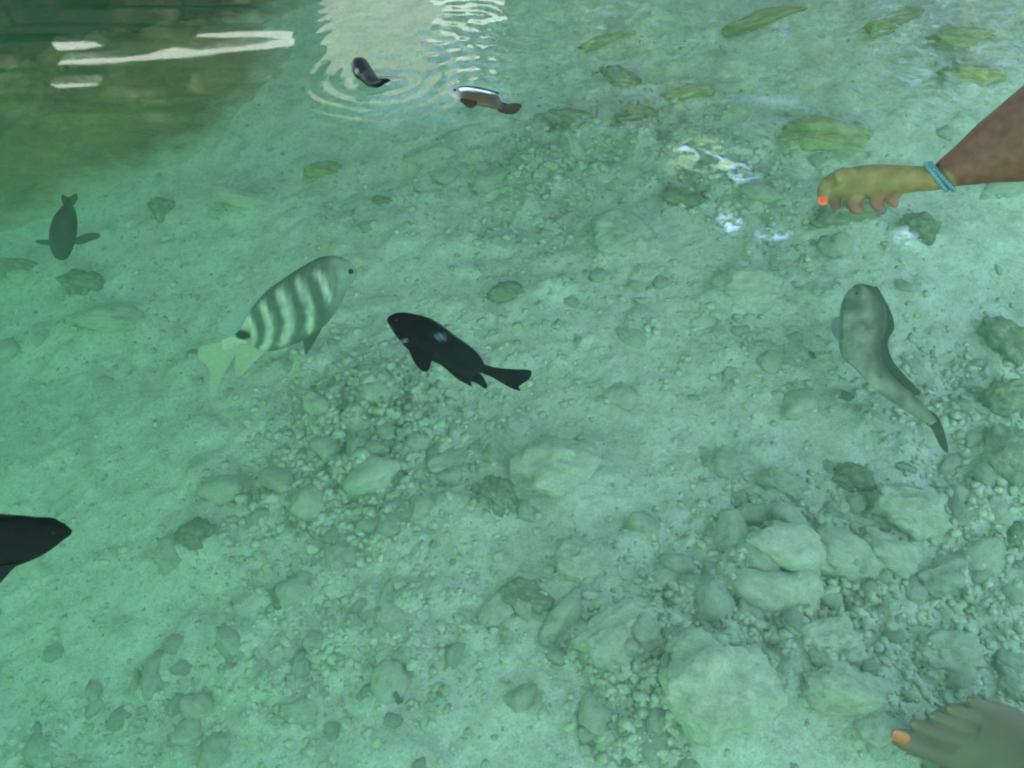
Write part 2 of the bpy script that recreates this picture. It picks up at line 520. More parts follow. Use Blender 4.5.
# gravel: uncountable, one object
def gravel(n):
    bm = bmesh.new(); bmesh.ops.create_icosphere(bm, subdivisions=1, radius=1)
    bm.verts.ensure_lookup_table()
    base = np.array([v.co[:] for v in bm.verts]); tri = np.array([[v.index for v in f.verts] for f in bm.faces]); bm.free()
    rg = np.random.default_rng(4); rr = random.Random(9)
    V, F, k = [], [], 0
    while k < n:
        px, py = rr.uniform(-120, 1144), rr.uniform(-40, 860)
        P = bedpt(px, py); d = rubble(P.x, P.y)
        if rr.random() > 0.022 + d * 1.4: continue
        s = 0.0017 * math.exp(rr.gauss(0.25, 0.5)) * (1 + 0.9 * d)
        s = min(s, 0.0062)
        b = base * (1 + rg.normal(0, 0.24, (len(base), 1)))
        b = b * np.array([s * rr.uniform(.8, 1.5), s * rr.uniform(.8, 1.2), s * rr.uniform(.5, .9)])
        a = rr.uniform(0, 6.28); c_, s_ = math.cos(a), math.sin(a)
        b = b @ np.array([[c_, -s_, 0], [s_, c_, 0], [0, 0, 1]]).T
        V.append(b + np.array([P.x, P.y, bed_z(P.x, P.y) + s * 0.05])); F.append(tri + k * len(base)); k += 1
    V = np.concatenate(V); F = np.concatenate(F)
    me = bpy.data.meshes.new('gravel')
    me.vertices.add(len(V)); me.vertices.foreach_set('co', V.ravel())
    me.loops.add(F.size); me.loops.foreach_set('vertex_index', F.ravel().astype(np.int32))
    me.polygons.add(len(F)); me.polygons.foreach_set('loop_start', np.arange(0, F.size, 3, dtype=np.int32))
    me.update(calc_edges=True); smooth(me)
    return me


tag(link('gravel', gravel(13000), M_GRAVEL), 'fine pale coral gravel and grit spread over the sand', 'gravel', kind='stuff')

# brown reef mound in the upper corner: lumpy rock with turf
def mound(px, py, w, d, hgt, seed, label, turf=None):
    P = bedpt(px, py)
    V, F, n, m = [], [], 70, 140
    for i in range(n + 1):
        for j in range(m):
            a = 2 * math.pi * j / m; r = i / n
            q = Vector((math.cos(a) * r, math.sin(a) * r, seed))
            edge = 1 + 0.22 * noise.noise(Vector((math.cos(a) * 1.5, math.sin(a) * 1.5, seed * 3)))
            z = (1 - r * r) ** 1.6 + 0.16 * noise.noise(q * 4) * (1 - r * r) + 0.10 * noise.noise(q * 9) * (1 - r ** 4) + 0.07 * noise.noise(q * 21) * (1 - r ** 4) + 0.05 * noise.noise(q * 46) * (1 - r ** 4)
            if i == n: z = -0.12
            wx, wy = P.x + q.x * edge * w, P.y + q.y * edge * d
            V.append((q.x * edge, q.y * edge, z + (bed_z(wx, wy, False) - P.z) / hgt))
    for i in range(n):
        for j in range(m):
            F.append((i * m + j, i * m + (j + 1) % m, (i + 1) * m + (j + 1) % m, (i + 1) * m + j))
    me = mesh('reef_mound', V, F)
    ca = me.color_attributes.new('marks', 'FLOAT_COLOR', 'POINT')
    for q_ in range(len(V)):
        r_ = (q_ // m) / n; ca.data[q_].color = (r_, r_, r_, 1)
    ob = link('reef_mound', me, turf or M_MOSS)
    ob.scale = (w, d, hgt); ob.location = (P.x, P.y, P.z - 0.004)
    tag(ob, label, 'reef')
    return ob


mound(80, 118, 0.37, 0.31, 0.10, 3, 'large brown turf-covered reef mound below the white reflection')
mound(110, 8, 0.56, 0.30, 0.13, 14, 'far reef mound with painted shade hidden under the wall reflection', M_SHADEDMOSS)

# ------------------------------------------------------------------ fish
M_FISH = fish_mat('fish_scales', 0.75, 0.06)
M_WET = fish_mat('wet_fish_scales', rough=0.4, spec=0.25)
M_EYE = simple('fish_eye', (0.012, 0.012, 0.012), 0.7, 0.04)
M_FIN_BLACK = fin_mat('black_fin', (0.006, 0.007, 0.006), 0.0, 0.04)
M_FIN_SMOKE = fin_mat('smoky_fin', (0.20, 0.22, 0.20), 0.55, 0.5)
M_FIN_PALE = fin_mat('pale_fin', (0.38, 0.43, 0.27), 0.05, 0.45)
M_FIN_CLEAR = fin_mat('clear_fin', (0.34, 0.42, 0.34), 0.2, 0.5)
M_FIN_DARK = fin_mat('dark_fin', (0.05, 0.055, 0.038), 0.28, 0.3)
M_FIN_BROWN = fin_mat('brown_fin', (0.05, 0.038, 0.02), 0.25, 0.3)


class Fish:
    """Builds in the plane through its own centre; pixels only set its proportions. Local x to the right of the view, y up the view, z towards the viewer."""
    def __init__(s, name, crop, centre, z, bank, axis_px, label, cat='fish', group=None, tilt=0.0):
        s.tilt = tilt
        s.ox, s.oy, s.k = crop
        cx, cy = s.px(centre)
        P = at(cx, cy, z)
        s.c = (cx, cy); s.D = (P - CAM).dot(FWD)
        s.s = s.D / FPX
        a = s.loc(axis_px[0]) - s.loc(axis_px[1])
        a.normalize()
        rot = CR @ Matrix.Rotation(R(bank), 3, a)
        s.root = empty(name, P, rot)
        tag(s.root, label, cat, group)

    def px(s, p): return (s.ox + p[0] / s.k, s.oy + p[1] / s.k)

    def loc(s, p, z=0.0):
        q = s.px(p)
        z += s.tilt * (q[1] - s.c[1]) * s.s
        d = s.D - (z if s.tilt else 0)
        return Vector(((q[0] - 512) / FPX * d - (s.c[0] - 512) / FPX * s.D, -(q[1] - 384) / FPX * d + (s.c[1] - 384) / FPX * s.D, z))

    def body(s, stations, thick, mat_, colf, n=56, m=32, name='body', tip0=True, tip1=True):
        """stations: (dorsal xy, ventral xy) in crop pixels; thick: half width over half height, one number or one per station."""
        rows = []
        for i, (d, v) in enumerate(stations):
            t = thick if isinstance(thick, (int, float)) else thick[i]
            rows.append((*d, *v, t))
        rows = catmull(rows, n)
        V, F, info = [], [], []
        for r in rows:
            A, B = s.loc(r[0:2]), s.loc(r[2:4])
            c = (A + B) / 2; h = (A - B) / 2
            hl = h.length
            for j in range(m):
                an = 2 * math.pi * j / m
                cs, sn = math.cos(an), math.sin(an)
                p = c + h * cs + Vector((0, 0, hl * r[4] * (abs(sn) ** 0.9) * (1 if sn >= 0 else -1)))
                V.append(p)
                mx = (r[0] + r[2]) / 2 + (r[0] - r[2]) / 2 * cs
                my = (r[1] + r[3]) / 2 + (r[1] - r[3]) / 2 * cs
                info.append((mx, my, cs, sn))
        for i in range(n - 1):
            for j in range(m):
                F.append((i * m + j, i * m + (j + 1) % m, (i + 1) * m + (j + 1) % m, (i + 1) * m + j))
        F.append(tuple(range(m))); F.append(tuple((n - 1) * m + j for j in range(m - 1, -1, -1)))
        me = mesh(name, V, F)
        ca = me.color_attributes.new('marks', 'FLOAT_COLOR', 'POINT')
        for i, inf in enumerate(info):
            ca.data[i].color = (*colf(*inf), 1)
        o = link(name, me, mat_, s.root)
        bm = bmesh.new(); bm.from_mesh(me); bmesh.ops.recalc_face_normals(bm, faces=bm.faces); bm.to_mesh(me); bm.free(); smooth(me)
        return o

    def fin(s, name, pts, mat_, z=0.0, t=0.0008, bend=0.0, n=None, curve=True, lift=None):
        """A thin closed membrane; lift=(anchor, slope) tilts it out of the plane away from its root."""
        q = catmull(pts, n or len(pts) * 4, True) if curve else [np.array(p, float) for p in pts]
        P = [s.loc(p, z) for p in q]
        c = sum(P, Vector()) / len(P)
        if lift:
            a = s.loc(lift[0], z)
            for p in P: p.z += (Vector((p.x - a.x, p.y - a.y, 0)).length) * lift[1]
        bm = bmesh.new()
        f = bm.faces.new([bm.verts.new(p) for p in P])
        bmesh.ops.triangulate(bm, faces=[f])
        bmesh.ops.subdivide_edges(bm, edges=list(bm.edges), cuts=1)
        for v in bm.verts:
            v.co.z += bend * math.sin((v.co.x - c.x) * 260 + (v.co.y - c.y) * 120)
        bmesh.ops.recalc_face_normals(bm, faces=bm.faces)
        bmesh.ops.solidify(bm, geom=list(bm.faces), thickness=t)
        return link(name, bm_mesh(name, bm, False), mat_, s.root)

    def eye(s, p, r_px, z):
        for sg in (1, -1):
            bm = bmesh.new(); bmesh.ops.create_uvsphere(bm, u_segments=16, v_segments=10, radius=r_px / s.k * s.s)
            o = link('eye', bm_mesh('eye', bm), M_EYE, s.root)
            o.location = s.loc(p, z * sg); o.scale = (1, 1, 0.5)


def dist_poly(x, y, pl):
    best = 1e9
    for (x1, y1), (x2, y2) in zip(pl, pl[1:]):
        dx, dy = x2 - x1, y2 - y1
        t = max(0, min(1, ((x - x1) * dx + (y - y1) * dy) / (dx * dx + dy * dy)))
        best = min(best, math.hypot(x - x1 - t * dx, y - y1 - t * dy))
    return best


def lerp3(a, b, t): return tuple(a[i] + (b[i] - a[i]) * t for i in range(3))


# 1 striped fish
BARS = [([(618, 150), (645, 195), (665, 265)], 15), ([(528, 190), (548, 230), (575, 290), (580, 360), (570, 430)], 16),
        ([(440, 245), (464, 295), (482, 370), (470, 440), (440, 495)], 21), ([(356, 305), (379, 360), (388, 430), (370, 490), (335, 540)], 17),
        ([(285, 370), (308, 420), (312, 470), (290, 520)], 12)]


def striped(x, y, cs, sn):
    dark, pale = (0.06, 0.078, 0.048), (0.33, 0.37, 0.25)
    t = 0
    for pl, w in BARS:
        w2 = w * (1 + 0.25 * noise.noise(Vector((x * 0.03, y * 0.03, 1))))
        t = max(t, (1 - smst(w2 * 0.3, w2 * 1.7, dist_poly(x, y, pl))))
    base = lerp3(dark, (0.16, 0.19, 0.125), smst(630, 740, x))
    base = lerp3((0.05, 0.06, 0.04), base, smst(2, 9, abs(dist_poly(x, y, [(690, 120), (705, 190), (690, 260)]))) * 0.5 + 0.5)
    base = lerp3(base, (0.30, 0.32, 0.2), 1 - smst(262, 316, x))
    c = lerp3(base, pale, t * 0.9)
    sp = math.hypot((x - 256) / 40, (y - 452) / 27)
    return lerp3((0.008, 0.009, 0.008), c, smst(0.75, 1.1, sp))


f = Fish('striped_fish', (190, 240, 4.8), (500, 330), -0.17, 18, ((790, 150), (240, 470)), 'olive fish with pale vertical bars and a black tail spot, above the sand', 'fish')
f.body([((797, 146), (797, 156)), ((775, 108), (785, 195)), ((735, 86), (752, 240)), ((690, 76), (728, 296)), ((630, 82), (692, 350)), ((560, 118), (645, 412)),
        ((480, 168), (568, 470)), ((410, 216), (486, 508)), ((350, 268), (414, 532)), ((305, 325), (348, 538)), ((270, 380), (300, 514)), ((240, 428), (262, 496)), ((218, 452), (238, 500)), ((190, 465), (205, 515)), ((150, 482), (160, 530))],
       [.8, .62, .55, .5, .46, .43, .41, .39, .37, .35, .32, .3, .22, .12, .05], M_FISH, striped)
f.fin('dorsal_fin', [(610, 84), (540, 118), (470, 158), (380, 220), (300, 288), (235, 326), (160, 380), (143, 408), (158, 446), (215, 456), (262, 400), (330, 318), (430, 230), (560, 140)], M_FIN_CLEAR)
f.fin('tail_fin', [(246, 455), (150, 488), (60, 508), (44, 535), (48, 580), (84, 606), (92, 660), (82, 725), (102, 757), (132, 690), (190, 590), (250, 496)], M_FIN_PALE)
f.fin('anal_fin', [(400, 505), (330, 562), (228, 661), (210, 632), (214, 570), (245, 505), (310, 480)], M_FIN_PALE)
f.fin('pelvic_fin', [(640, 370), (625, 430), (590, 492), (548, 555), (540, 505), (545, 465), (585, 420)], M_FIN_DARK, z=0.004)
f.eye((772, 146), 13, 0.0075)

# 2 black fish
def blackpaint(x, y, cs, sn):
    c = lerp3((0.003, 0.005, 0.003), (0.006, 0.009, 0.006), 0.5 + 0.5 * noise.noise(Vector((x * .02, y * .02, 4))))
    sp = math.hypot((x - 398) / 44, (y - 220) / 20)
    return lerp3((0.09, 0.12, 0.12), c, smst(0.2, 1.1, sp))


f = Fish('black_fish', (370, 300, 5.69), (430, 250), -0.03, 16, ((100, 118), (640, 390)), 'plain black fish with one small pale spot on its flank, beside the striped fish')
f.body([((97, 112), (97, 124)), ((110, 92), (116, 155)), ((150, 73), (148, 206)), ((205, 69), (190, 258)), ((262, 79), (235, 300)), ((332, 98), (295, 335)), ((402, 140), (350, 350)), ((472, 194), (410, 378)),
        ((545, 246), (478, 420)), ((602, 290), (552, 438)), ((634, 330), (602, 430)), ((654, 366), (628, 418)), ((690, 378), (668, 424))],
       [.8, .6, .52, .46, .43, .4, .38, .36, .33, .28, .24, .2, .1], M_FISH, blackpaint)
f.fin('tail_fin', [(640, 368), (700, 382), (790, 392), (895, 394), (921, 408), (905, 450), (845, 494), (856, 517), (812, 508), (740, 470), (690, 440), (632, 414)], M_FIN_BLACK, curve=True)
f.fin('pelvic_fin', [(225, 285), (240, 345), (270, 395), (305, 424), (335, 412), (350, 350), (330, 320)], M_FIN_BLACK, z=0.006)
f.fin('anal_fin', [(400, 365), (450, 412), (510, 462), (582, 497), (566, 466), (612, 480), (650, 506), (668, 494), (648, 448), (615, 415), (500, 390)], M_FIN_BLACK, n=28)
f.fin('dorsal_fin', [(330, 96), (400, 130), (480, 192), (560, 246), (640, 300), (690, 330), (676, 352), (640, 350), (560, 290), (420, 180)], M_FIN_SMOKE)
f.fin('pectoral_fin', [(205, 245), (165, 262), (125, 300), (118, 322), (150, 300), (190, 275), (215, 265)], M_FIN_SMOKE, z=0.012)
f.eye((150, 128), 11, 0.0085)

# 3 black fish cut by the frame edge
def plainblack(x, y, cs, sn):
    return lerp3((0.002, 0.003, 0.002), (0.004, 0.006, 0.004), 0.5 + 0.5 * noise.noise(Vector((x * .02, y * .02, 8))))


f = Fish('black_fish', (0, 490, 6.98), (0, 370), -0.03, 12, ((500, 285), (-560, 400)), 'jet black fish cut off by the frame edge, only its front half in view')
f.body([((503, 276), (503, 294)), ((470, 246), (488, 318)), ((425, 216), (440, 352)), ((370, 188), (385, 396)), ((260, 182), (285, 462)), ((120, 184), (150, 522)), ((-20, 194), (0, 570)), ((-160, 220), (-150, 575)),
        ((-300, 262), (-295, 545)), ((-430, 310), (-430, 490)), ((-520, 348), (-520, 450)), ((-570, 362), (-570, 444))],
       [.8, .6, .52, .46, .4, .38, .36, .34, .3, .26, .2, .1], M_FISH, plainblack)
f.fin('pelvic_fin', [(130, 500), (80, 560), (0, 645), (-60, 700), (-90, 690), (-70, 600), (0, 520)], M_FIN_BLACK, z=0.008)
f.fin('tail_fin', [(-520, 345), (-640, 290), (-780, 240), (-800, 280), (-760, 400), (-800, 520), (-780, 560), (-640, 510), (-520, 455)], M_FIN_BLACK)
f.fin('dorsal_fin', [(250, 184), (100, 165), (-100, 160), (-300, 210), (-470, 290), (-430, 330), (-200, 250), (100, 220)], M_FIN_BLACK)
f.fin('anal_fin', [(-200, 560), (-330, 610), (-480, 560), (-470, 470), (-330, 520)], M_FIN_BLACK)
f.eye((415, 268), 14, 0.009)

# 4 dark fish hovering head down towards the viewer
def murky(x, y, cs, sn):
    return lerp3((0.015, 0.018, 0.011), (0.035, 0.04, 0.025), 0.5 + 0.5 * noise.noise(Vector((x * .03, y * .03, 2))))


f = Fish('dark_fish', (0, 190, 4.265), (265, 190), -0.23, 0, ((262, 297), (285, 60)), 'dark fish seen end on with both side fins spread, before the reef mound')
f.body([((252, 298), (272, 298)), ((234, 286), (290, 284)), ((220, 255), (306, 250)), ((214, 215), (318, 210)), ((218, 170), (324, 165)), ((232, 125), (324, 120)), ((254, 88), (318, 84)), ((274, 60), (306, 56)), ((284, 40), (300, 38))],
       [.8, .8, .9, 1.0, 1.05, 1.1, 1.0, .9, .6], M_FISH, murky, n=40)
f.fin('pectoral_fin', [(308, 215), (345, 192), (390, 180), (418, 184), (420, 200), (385, 216), (330, 232)], M_FIN_DARK, lift=((308, 215), -.1))
f.fin('pectoral_fin', [(226, 215), (195, 212), (160, 212), (146, 218), (165, 230), (200, 234), (226, 235)], M_FIN_DARK, lift=((226, 215), -.1))
f.fin('tail_fin', [(280, 75), (262, 40), (270, 20), (292, 30), (325, 16), (330, 40), (306, 75)], M_FIN_DARK)
f.fin('dorsal_fin', [(270, 210), (276, 120), (292, 70), (300, 110), (290, 180)], M_FIN_DARK, z=0.011)
for ex in (236, 290):
    bm = bmesh.new(); bmesh.ops.create_uvsphere(bm, u_segments=12, v_segments=8, radius=0.0016)
    o = link('eye', bm_mesh('eye', bm), M_EYE, f.root); o.location = f.loc((ex, 268), 0.004)

# 5 mottled fish near the bed on the far side
def mottled(x, y, cs, sn):
    n = noise.noise(Vector((x * .022, y * .022, 6))) + 0.5 * noise.noise(Vector((x * .06, y * .06, 1)))
    c = lerp3((0.11, 0.105, 0.065), (0.29, 0.275, 0.20), smst(-0.5, 0.5, n))
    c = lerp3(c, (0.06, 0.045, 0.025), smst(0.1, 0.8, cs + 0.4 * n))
    return lerp3(c, (0.17, 0.16, 0.11), smst(480, 640, x) * 0.6)


f = Fish('mottled_fish', (700, 250, 2.846), (500, 280), -0.235, 0, ((450, 110), (690, 510)), 'long mottled grey-brown fish gliding over the sand below the hand', tilt=0.75)
f.body([((462, 96), (440, 100)), ((500, 110), (412, 130)), ((528, 165), (398, 185)), ((528, 225), (396, 245)), ((512, 280), (404, 300)), ((522, 325), (448, 345)), ((556, 368), (500, 398)), ((608, 412), (560, 442)), ((648, 452), (612, 476)), ((676, 486), (652, 500))],
       [.7, .5, .42, .42, .42, .45, .5, .5, .4, .2], M_FISH, mottled, n=48)
f.fin('dorsal_fin', [(500, 104), (524, 140), (546, 185), (552, 225), (534, 262), (545, 310), (580, 355), (625, 405), (600, 410), (540, 350), (508, 290), (510, 200), (490, 130)], M_FIN_BROWN)
f.fin('tail_fin', [(640, 455), (672, 470), (692, 510), (706, 575), (684, 560), (660, 510), (640, 490)], M_FIN_BROWN)
f.fin('pectoral_fin', [(420, 200), (385, 190), (372, 215), (388, 250), (425, 250)], M_FIN_SMOKE, z=0.006)
f.eye((446, 124), 4, 0.0105)

# 6 two fish breaking the surface
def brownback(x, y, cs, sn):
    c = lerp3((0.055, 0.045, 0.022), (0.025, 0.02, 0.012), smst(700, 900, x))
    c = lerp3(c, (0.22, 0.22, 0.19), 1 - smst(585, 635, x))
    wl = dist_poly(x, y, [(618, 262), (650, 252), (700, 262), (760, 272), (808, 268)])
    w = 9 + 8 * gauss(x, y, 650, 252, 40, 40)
    c = lerp3((0.75, 0.75, 0.70), c, smst(w * 0.5, w * 1.2, wl))  # glare of the wet skin painted as a white line
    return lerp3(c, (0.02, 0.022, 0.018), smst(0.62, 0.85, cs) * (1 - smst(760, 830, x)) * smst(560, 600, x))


f = Fish('surface_fish', (340, 40, 5.12), (740, 300), 0.012, 20, ((560, 275), (920, 355)), 'brown fish with white glare painted along its back breaking the surface, tail towards the arm')
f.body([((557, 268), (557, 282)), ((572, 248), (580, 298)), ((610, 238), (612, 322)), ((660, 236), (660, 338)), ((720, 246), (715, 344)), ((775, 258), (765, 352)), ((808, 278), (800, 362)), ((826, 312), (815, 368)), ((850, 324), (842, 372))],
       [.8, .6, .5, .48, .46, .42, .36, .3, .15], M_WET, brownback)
f.fin('tail_fin', [(815, 322), (855, 328), (905, 322), (928, 334), (924, 352), (895, 385), (850, 388), (808, 372)], M_FIN_BROWN)
f.fin('pelvic_fin', [(618, 318), (640, 358), (665, 372), (690, 360), (698, 332)], M_FIN_BROWN, z=0.004)
f.fin('dorsal_fin', [(600, 242), (650, 228), (720, 236), (790, 254), (815, 268), (780, 275), (690, 262)], M_FIN_DARK)
f.eye((588, 268), 7, 0.004)


def snoutblack(x, y, cs, sn):
    c = lerp3((0.006, 0.007, 0.005), (0.018, 0.018, 0.012), 0.5 + 0.5 * noise.noise(Vector((x * .05, y * .05, 3))))
    return lerp3((0.2, 0.2, 0.18), c, smst(4, 14, math.hypot(x - 88, (y - 172) * 0.8)))


f = Fish('surface_fish', (340, 40, 5.12), (150, 170), 0.014, 10, ((90, 95), (240, 235)), 'black fish lifting its snout out of the water in the middle of ripple rings')
f.body([((100, 88), (80, 92)), ((128, 96), (62, 112)), ((150, 124), (62, 152)), ((172, 160), (78, 190)), ((186, 186), (104, 208)), ((208, 200), (126, 226)), ((230, 205), (146, 240)), ((248, 210), (188, 248))],
       [.9, .8, .75, .7, .6, .5, .4, .2], M_WET, snoutblack, n=40)
f.fin('pectoral_fin', [(118, 212), (160, 205), (205, 203), (250, 204), (258, 214), (228, 222), (215, 240), (190, 246), (150, 234)], M_FIN_BLACK, z=0.003)
f.fin('dorsal_fin', [(165, 160), (200, 180), (270, 176), (320, 184), (340, 190), (270, 196), (200, 204)], M_FIN_SMOKE)
f.eye((104, 120), 7, 0.0055)

# ------------------------------------------------------------------ arm and foot
M_SKIN = fish_mat('tanned_skin', 0.6, 0.2, 700)
M_SKIN2 = simple('pale_tan_skin', (0.165, 0.085, 0.052), 0.5, 0.35, 50, 0.15, 0.08, 0.08)
M_NAIL = simple('orange_polish', (0.62, 0.085, 0.012), 0.2, 0.5)
M_BEAD = simple('turquoise_bead', (0.035, 0.15, 0.125), 0.3, 0.5)


class Limb(Fish):
    def loc(s, p, z=0.0):
        q = s.px(p); d = s.D - z
        return Vector(((q[0] - 512) / FPX * d - (s.c[0] - 512) / FPX * s.D, -(q[1] - 384) / FPX * d + (s.c[1] - 384) / FPX * s.D, z))

    def tube(s, pts, m=20, n=40):
        """pts: (x, y, half height, half depth, z towards viewer), all crop pixels."""
        rows = catmull(pts, n)
        k = s.s / s.k
        C = [s.loc(r[0:2], r[4] * k) for r in rows]
        V, F = [], []
        for i in range(n):
            t = (C[min(n - 1, i + 1)] - C[max(0, i - 1)]).normalized()
            side = t.cross(Vector((0, 0, 1)))
            if side.length < 1e-4: side = Vector((1, 0, 0))
            side.normalize(); nor = side.cross(t).normalized()
            a, b = max(0.5, rows[i][2]) * k, max(0.5, rows[i][3]) * k
            for j in range(m):
                an = 2 * math.pi * j / m
                V.append(C[i] + side * (a * math.cos(an)) + nor * (b * math.sin(an)))
        for i in range(n - 1):
            for j in range(m):
                F.append((i * m + j, i * m + (j + 1) % m, (i + 1) * m + (j + 1) % m, (i + 1) * m + j))
        F.append(tuple(range(m - 1, -1, -1))); F.append(tuple((n - 1) * m + j for j in range(m)))
        return V, F

    def fuse(s, tubes, voxel, mat_, name='body'):
        V, F = [], []
        for tv, tf in tubes:
            b = len(V); V += tv; F += [tuple(i + b for i in q) for q in tf]
        me = mesh(name + '_raw', V, F)
        bm = bmesh.new(); bm.from_mesh(me); bmesh.ops.recalc_face_normals(bm, faces=bm.faces); bm.to_mesh(me); bm.free()
        o = bpy.data.objects.new(name, me); COL.objects.link(o)
        r = o.modifiers.new('r', 'REMESH'); r.mode = 'VOXEL'; r.voxel_size = voxel
        sm = o.modifiers.new('s', 'SMOOTH'); sm.factor = 0.5; sm.iterations = 5
        dg = bpy.context.evaluated_depsgraph_get()
        new = bpy.data.meshes.new_from_object(o.evaluated_get(dg))
        bpy.data.objects.remove(o)
        smooth(new)
        new.materials.append(mat_)
        ob = bpy.data.objects.new(name, new); COL.objects.link(ob); ob.parent = s.root
        return ob

    def nail(s, p, rx, ry, rot, z, tilt=(0, 0)):
        k = s.s / s.k
        bm = bmesh.new(); bmesh.ops.create_uvsphere(bm, u_segments=20, v_segments=12, radius=1)
        for v in bm.verts:
            x, y = v.co.x, v.co.y                     # squared-off plate, gently domed
            v.co.x = math.copysign(abs(x) ** 0.75, x); v.co.y = math.copysign(abs(y) ** 0.75, y)
        o = link('nail', bm_mesh('nail', bm), M_NAIL, s.root)
        o.location = s.loc(p, z * k); o.scale = (rx * k, ry * k, 7 * k)
        o.rotation_euler = (R(tilt[0]), R(tilt[1]), R(rot))
        return o


L = Limb('person', (800, 80, 4.571), (640, 440), 0.0, 0, ((600, 450), (1024, 275)), 'person dipping a bare tanned limb with a turquoise bead band into the water', 'person')
tubes = [
    # forearm, wrist, back of the hand
    L.tube([(1900, -160, 300, 290, 420), (1600, 0, 288, 275, 330), (1320, 140, 260, 250, 240), (1130, 225, 224, 218, 175), (1000, 281, 188, 185, 130), (880, 330, 147, 145, 85), (780, 376, 108, 108, 50), (690, 416, 76, 82, 18), (620, 448, 56, 68, -8), (540, 452, 58, 70, -55.2), (460, 456, 66, 80, -108.8), (380, 460, 76, 88, -158.4),
            (300, 464, 78, 88, -206), (230, 472, 74, 80, -247.4), (175, 482, 62, 66, -278.5), (140, 492, 48, 52, -297.2), (112, 500, 30, 34, -310.96)], 32, 90),
    # index finger folding down to its nail, thumb behind, curled fingers under the palm
    L.tube([(240, 450, 40, 40, -221.2), (170, 455, 40, 40, -250.6), (125, 478, 37, 38, -271.5), (108, 515, 32, 34, -284.64), (112, 548, 27, 28, -288.96), (122, 566, 16, 18, -288.76)], 18, 30),
    L.tube([(250, 470, 36, 40, -257), (195, 505, 34, 36, -286.1), (160, 540, 30, 32, -304.8), (165, 572, 25, 27, -306.7), (182, 586, 14, 16, -301.56)], 18, 30),
    L.tube([(300, 500, 40, 40, -206), (262, 530, 40, 40, -225.96), (246, 560, 38, 37, -238.68), (262, 588, 32, 32, -237.96), (286, 600, 18, 20, -229.88)], 18, 30),
    L.tube([(390, 500, 36, 38, -162.2), (362, 530, 36, 36, -177.96), (350, 556, 34, 34, -189), (364, 580, 29, 29, -189.12), (384, 590, 16, 18, -182.72)], 18, 30),
    L.tube([(450, 500, 30, 32, -129), (432, 524, 30, 30, -140.56), (424, 546, 27, 27, -149.92), (434, 566, 22, 22, -149.72), (448, 574, 12, 14, -145.84)], 18, 30),
    # knuckle of the index finger
    L.tube([(300, 440, 30, 30, -170), (220, 436, 38, 38, -190), (160, 448, 36, 36, -200)], 14, 16),
]
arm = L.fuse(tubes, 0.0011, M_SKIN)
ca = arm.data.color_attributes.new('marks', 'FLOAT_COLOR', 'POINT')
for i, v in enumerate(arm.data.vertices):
    c = lerp3((0.15, 0.135, 0.042), (0.085, 0.045, 0.022), smst(-0.002, 0.004, v.co.x + 1.0 * v.co.y))  # forearm shade and the hand's underwater green painted into the skin colour
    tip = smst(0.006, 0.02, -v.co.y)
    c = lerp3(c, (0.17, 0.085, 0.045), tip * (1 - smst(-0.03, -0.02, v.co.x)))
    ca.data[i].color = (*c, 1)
L.nail((104, 548), 22, 27, 10, -268, (0, -25))
# bracelet: beads on a cord round the wrist where it meets the water
def bracelet(L, c, ax, hh, hd, zc, slope, n, r):
    k = L.s / L.k
    V, F = [], []
    bm = bmesh.new()
    for i in range(n):
        an = 2 * math.pi * i / n
        t = math.cos(an) * hh; d = math.sin(an) * hd
        x = c[0] + ax[0] * t + slope * d * 0; y = c[1] + ax[1] * t
        p = L.loc((x, y), (zc + d) * k)
        q = bmesh.ops.create_uvsphere(bm, u_segments=10, v_segments=7, radius=r * k * random.uniform(0.85, 1.1))
        bmesh.ops.translate(bm, vec=p, verts=q['verts'])
    return bm_mesh('bracelet', bm)


link('bracelet', bracelet(L, (622, 443), (0.62, 0.80), 74, 78, -4, 0, 30, 13), M_BEAD, L.root)
link('bracelet', bracelet(L, (648, 442), (0.68, 0.75), 80, 82, 6, 0, 34, 12), simple('teal_bead', (0.035, 0.11, 0.105), 0.35, 0.5), L.root)

